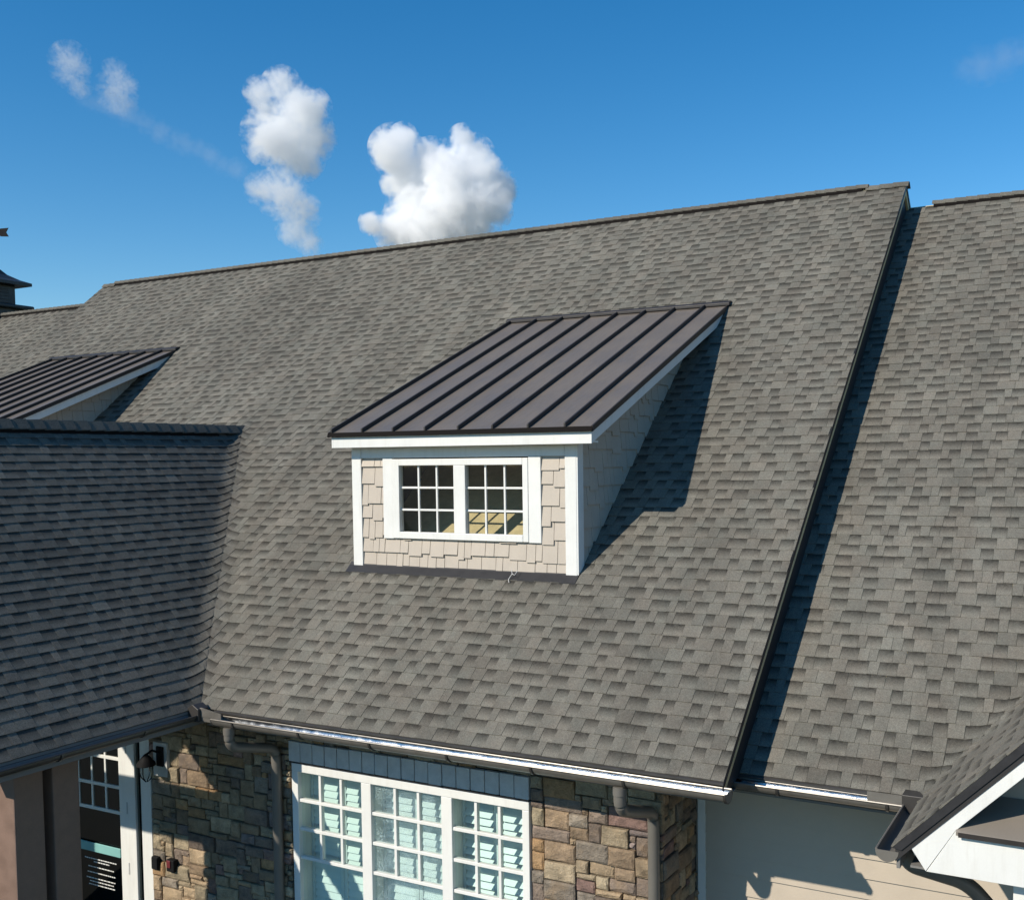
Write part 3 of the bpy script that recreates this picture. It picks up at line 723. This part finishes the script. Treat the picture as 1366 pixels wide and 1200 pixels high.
# grey soldier blocks over the window
lintel = MB(); lintel.box(WX0-0.03, WX1+0.01, YW+0.01, YW+0.06, HZ0-0.02, HZ1); lintel = lintel.build('window_lintel', M['flashing'], house)
xx = WX0-0.03; bw = (WX1+0.01-xx)/18
for i in range(18):
    o = bx('lintel_block', M['slate'], lintel, xx+i*bw+0.004, xx+(i+1)*bw-0.004, YW-0.03+random.uniform(-0.004, 0.004), YW+0.04, HZ0+random.uniform(-0.003, 0.003), HZ1-0.004+random.uniform(-0.003, 0.003), 0.006)
bx('drip_strip', M['flashing'], lintel, WX0-0.02, WX1, YW-0.036, YW+0.02, HZ0-0.014, HZ0-0.006, 0)

# the big window
win = MB(); fy0, fy1 = YW-0.022, YW+0.06
win.box(WX0, WX1, fy0, fy1, WZ1-0.062, HZ0-0.022)                  # head
win.box(WX0, WX0+0.085, fy0, fy1, WZ0, WZ1-0.062); win.box(WX1-0.075, WX1, fy0, fy1, WZ0, WZ1-0.062)
MULL = (-3.985, -3.005)
for x in MULL: win.box(x-0.062, x+0.062, fy0+0.004, fy1, WZ0, WZ1-0.062)
win.box(WX0, WX1, fy0-0.02, fy1, WZ0-0.06, WZ0)
window = win.build('window', M['white'], house, 0.006, label='big white window of three grid units with louvred shutters inside')
units = ((WX0+0.085, MULL[0]-0.062), (MULL[0]+0.062, MULL[1]-0.062), (MULL[1]+0.062, WX1-0.075))
for x0, x1 in ((WX0, WX0+0.07), (WX1-0.06, WX1), (MULL[0]-0.05, MULL[0]+0.05), (MULL[1]-0.05, MULL[1]+0.05)):
    bx('jamb_liner', M['white'], window, x0, x1, YW+0.061, YW+0.185, WZ0, WZ1-0.03, 0.003)
gt = WZ1-0.062; rows = (gt, -1.012, -1.317, -1.622)
for ui, (a, b) in enumerate(units):
    pw = (b-a)/3; gm = M['speckled_glass'] if ui == 1 else M['teal_glass']
    for r_ in range(3):
        for c in range(3):
            mb = MB(); y = YW+0.03+random.gauss(0, 0.001); mb.add([(a+c*pw,y,rows[r_+1]),(a+(c+1)*pw,y,rows[r_+1]),(a+(c+1)*pw,y,rows[r_]),(a+c*pw,y,rows[r_])], [(0,1,2,3)]); mb.build('window_pane', gm, window, recalc=False)
        bx('muntin', M['white'], window, a, b, YW-0.004, YW+0.05, rows[r_+1]-0.017, rows[r_+1]+0.017, 0.004)
    for c in (1, 2): bx('muntin', M['white'], window, a+c*pw-0.016, a+c*pw+0.016, YW-0.001, YW+0.048, rows[3]+0.017, gt, 0.004)
    mb = MB(); mb.add([(a,YW+0.03,WZ0),(b,YW+0.03,WZ0),(b,YW+0.03,rows[3]),(a,YW+0.03,rows[3])], [(0,1,2,3)]); mb.build('window_pane', gm, window, recalc=False)
    # louvred shutters behind the glass
    ys = YW+0.20; tilt = (R(74), R(74), R(55))[ui]; panels = 2; pwid = (b-a+0.06)/panels
    for p in range(panels):
        p0 = a-0.03+p*pwid; p1 = p0+pwid
        for (s0, s1) in ((p0+0.002, p0+0.045), (p1-0.045, p1-0.002)): bx('shutter_stile', M['louvre'], window, s0, s1, ys-0.014, ys+0.014, WZ0, gt+0.03, 0.003)
        bx('shutter_rail', M['louvre'], window, p0+0.045, p1-0.045, ys-0.012, ys+0.012, gt-0.06, gt+0.03, 0.003)
        z = gt-0.10
        while z > -2.45:
            hw = 0.046; dy, dzv = math.cos(tilt)*hw, math.sin(tilt)*hw
            mb = MB(); mb.prism([(p0+0.047,ys-dy,z-dzv),(p0+0.047,ys+dy,z+dzv),(p0+0.047,ys+dy+0.006,z+dzv-0.004),(p0+0.047,ys-dy+0.006,z-dzv-0.004)], (pwid-0.094,0,0)); mb.build('shutter_slat', M['louvre'], window); z -= 0.078
mb = MB(); mb.box(WX0-0.4, WX1+0.4, YW+1.0, YW+1.1, GROUND, 0.0); mb.box(WX0-0.4, WX0-0.3, YW+0.2, YW+1.0, GROUND, 0); mb.box(WX1+0.3, WX1+0.4, YW+0.2, YW+1.0, GROUND, 0); mb.box(WX0-0.3, WX1+0.3, YW+0.2, YW+1.0, -0.1, 0.0)
mb.build('room_lining', M['room'], window)

# ------------------------------------------------------------------ board wall right of the stone
mb = MB(); mb.box(SX1-0.02, 6.0, YB+0.02, YB+0.15, GROUND, -0.1); board_wall = mb.build('board_wall', M['tan_board'], house, label='tan lap board wall under the side roof')
z = -0.23; k = 0
while z > GROUND:
    mb = MB(); z1 = z; z0 = z-0.178
    mb.prism([(SX1+0.09,YB-0.012,z0),(SX1+0.09,YB+0.010,z1+0.02),(SX1+0.09,YB+0.022,z1+0.02),(SX1+0.09,YB+0.022,z0)], (5.2,0,0)); mb.build('lap_board', M['tan_board'], board_wall, 0.002)
    z -= 0.178
bx('corner_board', M['white'], board_wall, SX1+0.012, SX1+0.088, YB-0.02, YB+0.02, GROUND, -0.17)

# ------------------------------------------------------------------ entry gable front
def rake3(d0, d1, y0, y1):
    """board under the rake: from the eave corner to the ridge, d0..d1 below the shingle line"""
    mb = MB(); x0 = GX+0.10; s2 = math.sqrt(2)
    a = (x0, y0, GZ+(x0-GX)-d0*s2); b = (GXR, y0, GZR-d0*s2); c = (GXR, y0, GZR-d1*s2)
    return mb, a, b, c
mb = MB(); s2 = math.sqrt(2); tp = 0.05*s2; bt = 0.165*s2
zl = GZ-0.135                                                    # bottom of the level board
xa = GX+0.115
poly = [(xa,GY+0.02,GZ+(xa-GX)-tp-0.03),(GXR,GY+0.02,GZR-tp),(GXR,GY+0.02,GZR-bt),(GX+0.40,GY+0.02,GZ+0.40-bt),(GX+0.215,GY+0.02,zl)]
mb.prism(poly, (0,0.035,0)); gable_board = mb.build('rake_fascia', M['white'], house, 0.003, label='white sloping board of the entry gable')
mb = MB(); poly = [(2*GXR-x,y,z) for x, y, z in poly]; mb.prism(poly, (0,0.035,0)); mb.build('rake_fascia', M['white'], house, 0.003)
mb = MB(); mb.prism([(GX+0.218,GY+0.023,zl-0.002),(GX+0.40,GY+0.023,GZ+0.40-bt),(2*GXR-GX-0.40,GY+0.023,GZ+0.40-bt-0.0),(2*GXR-GX-0.218,GY+0.023,zl-0.002)], (0,0.03,0)); mb.build('gable_tie_board', M['white'], house, 0.003, label='level white board across the foot of the entry gable')
# dark drip edge under the gable shingles
mb = MB(); mb.prism([(GX-0.01,GY+0.004,GZ-0.004),(GXR,GY+0.004,GZR-0.004),(GXR,GY+0.004,GZR-0.075),(GX+0.06,GY+0.004,GZ-0.015)], (0,0.012,0)); mb.build('drip_edge', M['flashing'], house)
# metal pent shelf behind the level board and the recessed gable wall
zp = GZ+0.40-bt
mb = MB(); mb.prism([(GX+0.405,GY-0.005,zp+0.004),(GX+0.405,GY+0.40,zp+0.15),(GX+0.405,GY+0.40,zp+0.13),(GX+0.405,GY-0.005,zp-0.022)], (2*GW-0.81,0,0)); mb.build('pent_shelf', M['pent'], house, 0.002, label='tan metal shelf inside the entry gable')
bx('shelf_drip', M['seam'], house, GX+0.42, GX+2*GW-0.42, GY-0.012, GY-0.006, zp-0.03, zp+0.001, 0)
mb = MB(); mb.prism([(GX+0.12,GY+0.42,GZ-0.08),(GXR,GY+0.42,GZR-0.12),(GX+2*GW-0.12,GY+0.42,GZ-0.08)], (0,0.05,0)); mb.build('gable_wall', M['tan_board'], house)
mb = MB(); mb.prism([(GX+0.11,GY+0.06,GZ-0.14),(GX+0.11,YB,GZ-0.14),(GX+0.3,YB,GZ-0.14),(GX+0.3,GY+0.06,GZ-0.14)], (0,0,0.015)); mb.build('eave_soffit', M['soffit'], house)
bx('eave_fascia', M['soffit'], house, GX+0.025, GX+0.05, GY+0.03, BY0+0.1, GZ-0.15, GZ-0.01)
bx('porch_column', M['white'], house, GX+0.62+0.12, GX+0.92, GY+0.15, GY+0.45, GROUND, zl-0.01)

# ------------------------------------------------------------------ porch: posts, unseen gable truss, unseen shade piers
def post(x0, x1, y0, y1, label=None):
    o = bx('porch_post', M['post'], house, x0, x1, y0, y1, GROUND+0.3, -0.19, 0.012, label)
    bx('post_base', M['post'], o, x0-0.03, x1+0.03, y0-0.03, y1+0.03, GROUND, GROUND+0.3, 0.01)
    bx('post_cap', M['post'], o, x0-0.012, x1+0.012, y0-0.012, y1+0.012, -0.30, -0.22, 0.008)
post(-6.40, -6.10, -1.81, -1.515, 'brown square post nearest the front of the porch'); post(-6.40, -6.10, -1.42, -1.14, 'brown square post behind the front post')
bx('porch_beam', M['post'], house, -6.42, -6.08, WYF+0.1, 0.5, -0.19, -0.02+0.0, 0.01)
bx('porch_beam', M['post'], house, 2*XW+6.08, 2*XW+6.42, WYF+0.1, 0.5, -0.19, -0.02, 0.01)
yt = WYF+0.05
def truss_poly(name, pts, th=0.12): mb = MB(); mb.prism([(x, yt, z) for x, z in pts], (0, th, 0)); return mb.build(name, M['post'], house)
truss_poly('tie_beam', [(XW-2.25, 0.42), (XW+2.25, 0.42), (XW+1.72, 0.96), (XW-1.72, 0.96)])
for s in (1, -1):
    c = 0.61
    truss_poly('sun_patch_web', [(XW+s*(c-0.55)*0, 0.962), (XW+s*(c-0.55), 0.962), (XW+s*c, 1.51), (XW+s*c, 2.12), (XW, 2.72)])  # webs out of view, gaps shaped to throw sun patches on the wall
    truss_poly('sun_patch_web', [(XW+s*c+s*0.004, 2.11), (XW+s*c+s*0.004, 1.51), (XW+s*(c+0.55), 0.962), (XW+s*1.72, 0.962)])
    mb = MB(); xp = sorted((XW+s*1.01, XW+s*1.95)); mb.box(xp[0], xp[1], WYF+0.02, WYF+0.3, GROUND, 0.418); mb.build('shade_pier', M['mortar'], house)  # unseen pier, added to shade the stone wall behind it

# ------------------------------------------------------------------ entrance door and sidelight
YD = YW+0.03
lining = MB(); lining.box(-9.9, SX0-0.02, YD+0.9, YD+1.0, GROUND, 0.0); lining.box(-9.9, -9.8, YD+0.08, YD+0.9, GROUND, 0); lining.box(SX0-0.12, SX0-0.02, YD+0.08, YD+0.9, GROUND, 0); lining.box(-9.8, SX0-0.12, YD+0.08, YD+0.9, -0.16, 0)
door = MB()
door.box(-7.69, -7.455, YD-0.02, YD+0.03, GROUND, -0.50); door.box(-9.05, -8.90, YD-0.02, YD+0.03, GROUND, -0.50); door.box(-8.90, -7.69, YD-0.02, YD+0.03, -0.60, -0.50); door.box(-8.90, -7.69, YD-0.02, YD+0.03, GROUND, GROUND+0.25)
door = door.build('door', M['white'], house, 0.006, label='white glazed entrance door under the porch')
DZ = (-0.60, -0.94, -1.28, -1.585); dxs = [-8.90+i*1.21/5 for i in range(6)]
for i in range(5):
    for r_ in range(3):
        mb = MB(); mb.add([(dxs[i],YD,DZ[r_+1]),(dxs[i+1],YD,DZ[r_+1]),(dxs[i+1],YD,DZ[r_]),(dxs[i],YD,DZ[r_])], [(0,1,2,3)]); mb.build('door_pane', M['dark_glass'], door, recalc=False)
for r_ in (1, 2, 3): bx('muntin', M['white'], door, -8.90, -7.69, YD-0.016, YD+0.014, DZ[r_]-0.02, DZ[r_]+0.02, 0.004)
for x in dxs[1:5]: bx('muntin', M['white'], door, x-0.015, x+0.015, YD-0.013, YD+0.012, DZ[3]+0.02, -0.60, 0.004)
mb = MB(); mb.add([(-8.90,YD,GROUND+0.25),(-7.69,YD,GROUND+0.25),(-7.69,YD,DZ[3]),(-8.90,YD,DZ[3])], [(0,1,2,3)]); mb.build('door_pane', M['dark_glass'], door, recalc=False)
bx('push_bar', M['teal'], door, -8.90, -7.692, YD-0.03, YD-0.012, -2.12, -2.01, 0.006)
rn = random.Random(3)
for i, (z, x0, x1) in enumerate(((-2.22,-8.36,-7.80),(-2.255,-8.2,-7.92),(-2.32,-8.3,-7.85),(-2.39,-8.32,-7.82),(-2.46,-8.34,-7.83),(-2.50,-8.28,-7.86),(-2.54,-8.3,-7.84))):
    x = x0; mb = MB()                                            # lines of white lettering too small to read
    while x < x1:
        w = rn.uniform(0.012, 0.05); mb.box(x, min(x+w, x1), YD-0.004, YD-0.0015, z-0.006, z+0.006); x += w+0.008
    mb.build('notice_line', M['white'], door, kind='stuff')
for z in (-0.78, -1.50, -2.22): bx('hinge', M['slate'], door, -7.565, -7.545, YD-0.026, YD-0.021, z-0.07, z+0.07, 0.002)
sl = MB(); sl.box(-7.452, -7.405, YD-0.03, YD+0.03, GROUND, -0.40); sl.box(-7.30, SX0-0.002, YD-0.035, YD+0.03, GROUND, -0.30); sl.box(-7.405, -7.30, YD-0.03, YD+0.03, -0.56, -0.40); sl = sl.build('sidelight', M['white'], house, 0.005)
mb = MB(); mb.add([(-7.405,YD,GROUND),(-7.30,YD,GROUND),(-7.30,YD,-0.56),(-7.405,YD,-0.56)], [(0,1,2,3)]); mb.build('sidelight_pane', M['dark_glass'], sl, recalc=False)
bx('door_head', M['white'], house, -9.2, -7.306, YD-0.025, YD+0.03, -0.495, -0.30)
lining.build('entry_lining', M['darkroom'], house)
bx('entry_wall', M['mortar'], house, -11.6, -9.06, YD, YD+0.12, GROUND, -0.1, 0)

# ------------------------------------------------------------------ cupola with weather vane on the far ridge
CX, CY, CB = -21.3, FRY, FRZ
cup = MB(); cup.box(CX-0.78, CX+0.78, CY-0.78, CY+0.78, CB-0.9, CB+0.24)
cupola = cup.build('cupola', M['cupola'], house, label='dark square cupola with flared roof on the far ridge')
bx('base_cornice', M['cupola'], cupola, CX-0.95, CX+0.95, CY-0.95, CY+0.95, CB+0.24, CB+0.33, 0.03)
bx('louvre_box', M['cupola'], cupola, CX-0.66, CX+0.66, CY-0.66, CY+0.66, CB+0.33, CB+0.80, 0.01)
for i in range(5):
    z = CB+0.38+i*0.08
    bx('louvre_blade', M['cupola'], cupola, CX-0.5, CX+0.5, CY-0.675, CY-0.655, z, z+0.05, 0.004)
    bx('louvre_blade', M['cupola'], cupola, CX+0.655, CX+0.675, CY-0.5, CY+0.5, z, z+0.05, 0.004)
prof = [(0.92, 0.80), (0.92, 0.87), (0.74, 0.94), (0.55, 1.06), (0.38, 1.26), (0.24, 1.42), (0.10, 1.6), (0.03, 1.68)]
mb = MB(); V = []; F = []
for w, h in prof: V += [(CX-w,CY-w,CB+h),(CX+w,CY-w,CB+h),(CX+w,CY+w,CB+h),(CX-w,CY+w,CB+h)]
for i in range(len(prof)-1):
    for k in range(4): F.append((4*i+k, 4*i+(k+1) % 4, 4*i+4+(k+1) % 4, 4*i+4+k))
F += [(3,2,1,0), tuple(range(len(V)-4, len(V)))]
mb.add(V, F); mb.build('flared_roof', M['cupola'], cupola)
mb = MB(); mb.tube([(CX,CY,CB+1.5),(CX,CY,CB+2.3)], 0.018, 8); mb.build('vane_rod', M['black'], cupola)
zv = CB+1.98; ax = Vector((0.93, 0.37, 0))
mb = MB(); c0 = Vector((CX, CY, zv)); mb.tube([c0-ax*0.75, c0+ax*0.80], 0.014, 8); mb.build('vane_arrow', M['black'], cupola)
mb = MB(); e = c0+ax*0.70; z_ = Vector((0,0,1)); mb.prism([e-ax*0.02, e+ax*0.1+z_*0.09, e+ax*0.30+z_*0.10, e+ax*0.24, e+ax*0.30-z_*0.10, e+ax*0.1-z_*0.09], Vector((0.37,-0.93,0))*0.012); mb.build('vane_tail', M['black'], cupola)
mb = MB(); e = c0-z_*0.30; mb.tube([e-ax*0.6, e+ax*0.6], 0.012, 6); e2 = e+ax*0.6
mb.prism([e2+z_*0.08, e2+ax*0.12+z_*0.08, e2+ax*0.12-z_*0.08, e2-z_*0.08, e2-z_*0.06+ax*0.02, e2+z_*0.06+ax*0.02], Vector((0.37,-0.93,0))*0.012); mb.build('compass_arm', M['black'], cupola)

# ------------------------------------------------------------------ wall lantern and boxes on the stone
LX, LZ = -6.93, -0.80
lan = empty('wall_lantern', (LX, YW-0.03, LZ)); tag(lan, 'black iron lantern on a pale plate on the stone wall by the door', 'lantern')
bx('mounting_board', M['slate'], lan, LX-0.09, LX+0.13, YW-0.05, YW+0.0, LZ-0.22, LZ+0.17, 0.005)
bx('back_plate', M['black'], lan, LX-0.02, LX+0.09, YW-0.075, YW-0.05, LZ-0.10, LZ+0.13, 0.02)
mb = MB(); mb.tube([(LX+0.03,YW-0.07,LZ+0.06),(LX+0.0,YW-0.14,LZ+0.10),(LX-0.03,YW-0.20,LZ+0.06)], 0.014, 8); mb.build('arm', M['black'], lan, smooth=True)
lc = Vector((LX-0.03, YW-0.20, LZ)); mb = MB(); mb.tube([lc+Vector((0,0,z)) for z in (0.07,0.05,0.02,-0.03,-0.06)], [0.012,0.035,0.06,0.10,0.105], 16); mb.build('hood', M['black'], lan, smooth=True)
mb = MB(); mb.tube([lc+Vector((0,0,z)) for z in (-0.06,-0.12,-0.18,-0.22)], [0.055,0.06,0.048,0.02], 14); mb.build('glass_jar', M['glass'], lan, smooth=True)
for k in range(4):
    a = k*math.pi/2+0.4; mb = MB(); mb.tube([lc+Vector((math.cos(a)*r_, math.sin(a)*r_, z)) for r_, z in ((0.075,-0.06),(0.078,-0.14),(0.06,-0.20),(0.01,-0.245))], 0.006, 6); mb.build('cage_wire', M['black'], lan, smooth=True)
kb = empty('key_box', (-7.04, YW-0.02, -2.05)); tag(kb, 'small black box on the stone left of the red and black alarm', 'box')
bx('box_body', M['black'], kb, -7.09, -6.99, YW-0.06, YW, -2.12, -1.97, 0.006); bx('box_lid', M['black'], kb, -7.085, -6.995, YW-0.068, YW-0.061, -2.11, -1.98, 0.003)
al = empty('alarm', (-6.78, YW-0.02, -2.02)); tag(al, 'red and black alarm bell on the stone wall', 'alarm')
bx('alarm_body', M['black'], al, -6.84, -6.72, YW-0.07, YW, -2.10, -1.96, 0.01); bx('alarm_face', M['red'], al, -6.825, -6.765, YW-0.082, YW-0.071, -2.05, -1.965, 0.006)

# ------------------------------------------------------------------ clouds: bodies of white droplets far behind the house
CD = 900.0
def at_px(u, v, depth): return CAM+(_f+_r*(u-PU)/FPX-_u*(v-PV)/FPX)*depth
def cloud_mat(dens, blobs, scale, amp, soft):
    """droplets: a soft union of balls, torn at the rim by noise"""
    m = bpy.data.materials.new('cloud_droplets'); m.use_nodes = True; nt = m.node_tree; nt.nodes.clear()
    out = nt.nodes.new('ShaderNodeOutputMaterial'); v = nt.nodes.new('ShaderNodeVolumePrincipled')
    v.inputs['Color'].default_value = (1, 1, 1, 1); v.inputs['Anisotropy'].default_value = 0.0
    g = nd(nt, 'ShaderNodeTexCoord').outputs['Object']
    acc = None
    for c, r in blobs:
        d = nd(nt, 'ShaderNodeVectorMath', operation='DISTANCE'); nt.links.new(g, d.inputs[0]); d.inputs[1].default_value = c
        f = ramp(nt, d.outputs['Value'], 0, r*1.25, 1.25, 0.0)
        if acc is None: acc = f
        else:
            mx = nd(nt, 'ShaderNodeMath', operation='SMOOTH_MAX'); nt.links.new(acc, mx.inputs[0]); nt.links.new(f, mx.inputs[1]); mx.inputs[2].default_value = 0.25; acc = mx.outputs[0]
    n = noise(nt, g, scale, 6, 0.62)
    n2 = noise(nt, g, scale*3.7, 4, 0.6)
    f = mathn(nt, 'ADD', acc, mathn(nt, 'MULTIPLY', mathn(nt, 'SUBTRACT', n, 0.5), amp))
    f = mathn(nt, 'ADD', f, mathn(nt, 'MULTIPLY', mathn(nt, 'SUBTRACT', n2, 0.5), amp*0.6))
    nt.links.new(ramp(nt, f, 0.22, 0.22+soft, 0.0, dens), v.inputs['Density'])
    nt.links.new(v.outputs[0], out.inputs['Volume'])
    return m
def cloud(label, blobs, dens, scale, amp, soft, seed):
    """blobs: (x px, y px, radius px) as seen from here, spread in depth to a round heap"""
    rnd = random.Random(seed); s = CD/FPX
    cx = sum(b[0] for b in blobs)/len(blobs); cy = sum(b[1] for b in blobs)/len(blobs)
    C = at_px(cx, cy, CD); balls = []
    bm = bmesh.new()
    for (u, v, r) in blobs:
        c = at_px(u, v, CD)-C+_f*rnd.uniform(-0.6, 0.6)*r*s
        balls.append((tuple(c), r*s))
        bmesh.ops.create_icosphere(bm, subdivisions=3, radius=r*s*1.2, matrix=Matrix.Translation(c))
    me = bpy.data.meshes.new('cloud'); bm.to_mesh(me); bm.free()
    me.materials.append(cloud_mat(dens, balls, scale, amp, soft))
    o = bpy.data.objects.new('cloud', me); COL.objects.link(o); o.location = C
    rm = o.modifiers.new('remesh', 'REMESH'); rm.mode = 'VOXEL'; rm.voxel_size = 2.0
    tag(o, label, 'cloud', 'small clouds above the ridge')
    return o
cloud('large puffy white cloud touching the roof ridge above the dormer', [(528,205,30),(545,235,36),(575,215,30),(600,235,38),(628,215,32),(640,245,36),(664,250,26),(560,275,42),(605,275,44),(645,280,36),(530,305,30),(575,312,40),(625,308,38),(498,300,16),(618,186,18),(538,182,18)], 0.17, 0.045, 1.9, 0.5, 1)
cloud('tall ragged white cloud left of the large puffy one', [(388,165,42),(352,142,22),(415,152,28),(368,190,36),(420,180,26),(402,210,26),(345,122,20),(378,118,24),(392,135,26)], 0.12, 0.055, 2.5, 0.7, 2)
cloud('thin torn cloud hanging below the tall ragged one', [(380,262,32),(350,252,22),(400,285,28),(392,305,22),(412,322,18),(385,240,20)], 0.07, 0.06, 3.0, 0.9, 3)
cloud('small faint wisp, leftmost of the clouds', [(97,86,24),(92,100,18),(106,114,16)], 0.035, 0.09, 3.6, 0.9, 4)
cloud('small faint wisp just right of the leftmost one', [(155,120,26),(153,96,18),(162,132,18)], 0.035, 0.09, 3.6, 0.9, 5)
cloud('long thin streak of cloud running down towards the ragged cloud', [(110+i*11, 132+i*4.0+max(0,i-6)*1.6, 15) for i in range(20)], 0.008, 0.06, 2.4, 0.9, 6)
cloud('very faint streak of cloud at the upper right edge', [(1290+i*13, 92-i*3, 24) for i in range(8)], 0.005, 0.04, 2.4, 0.9, 7)
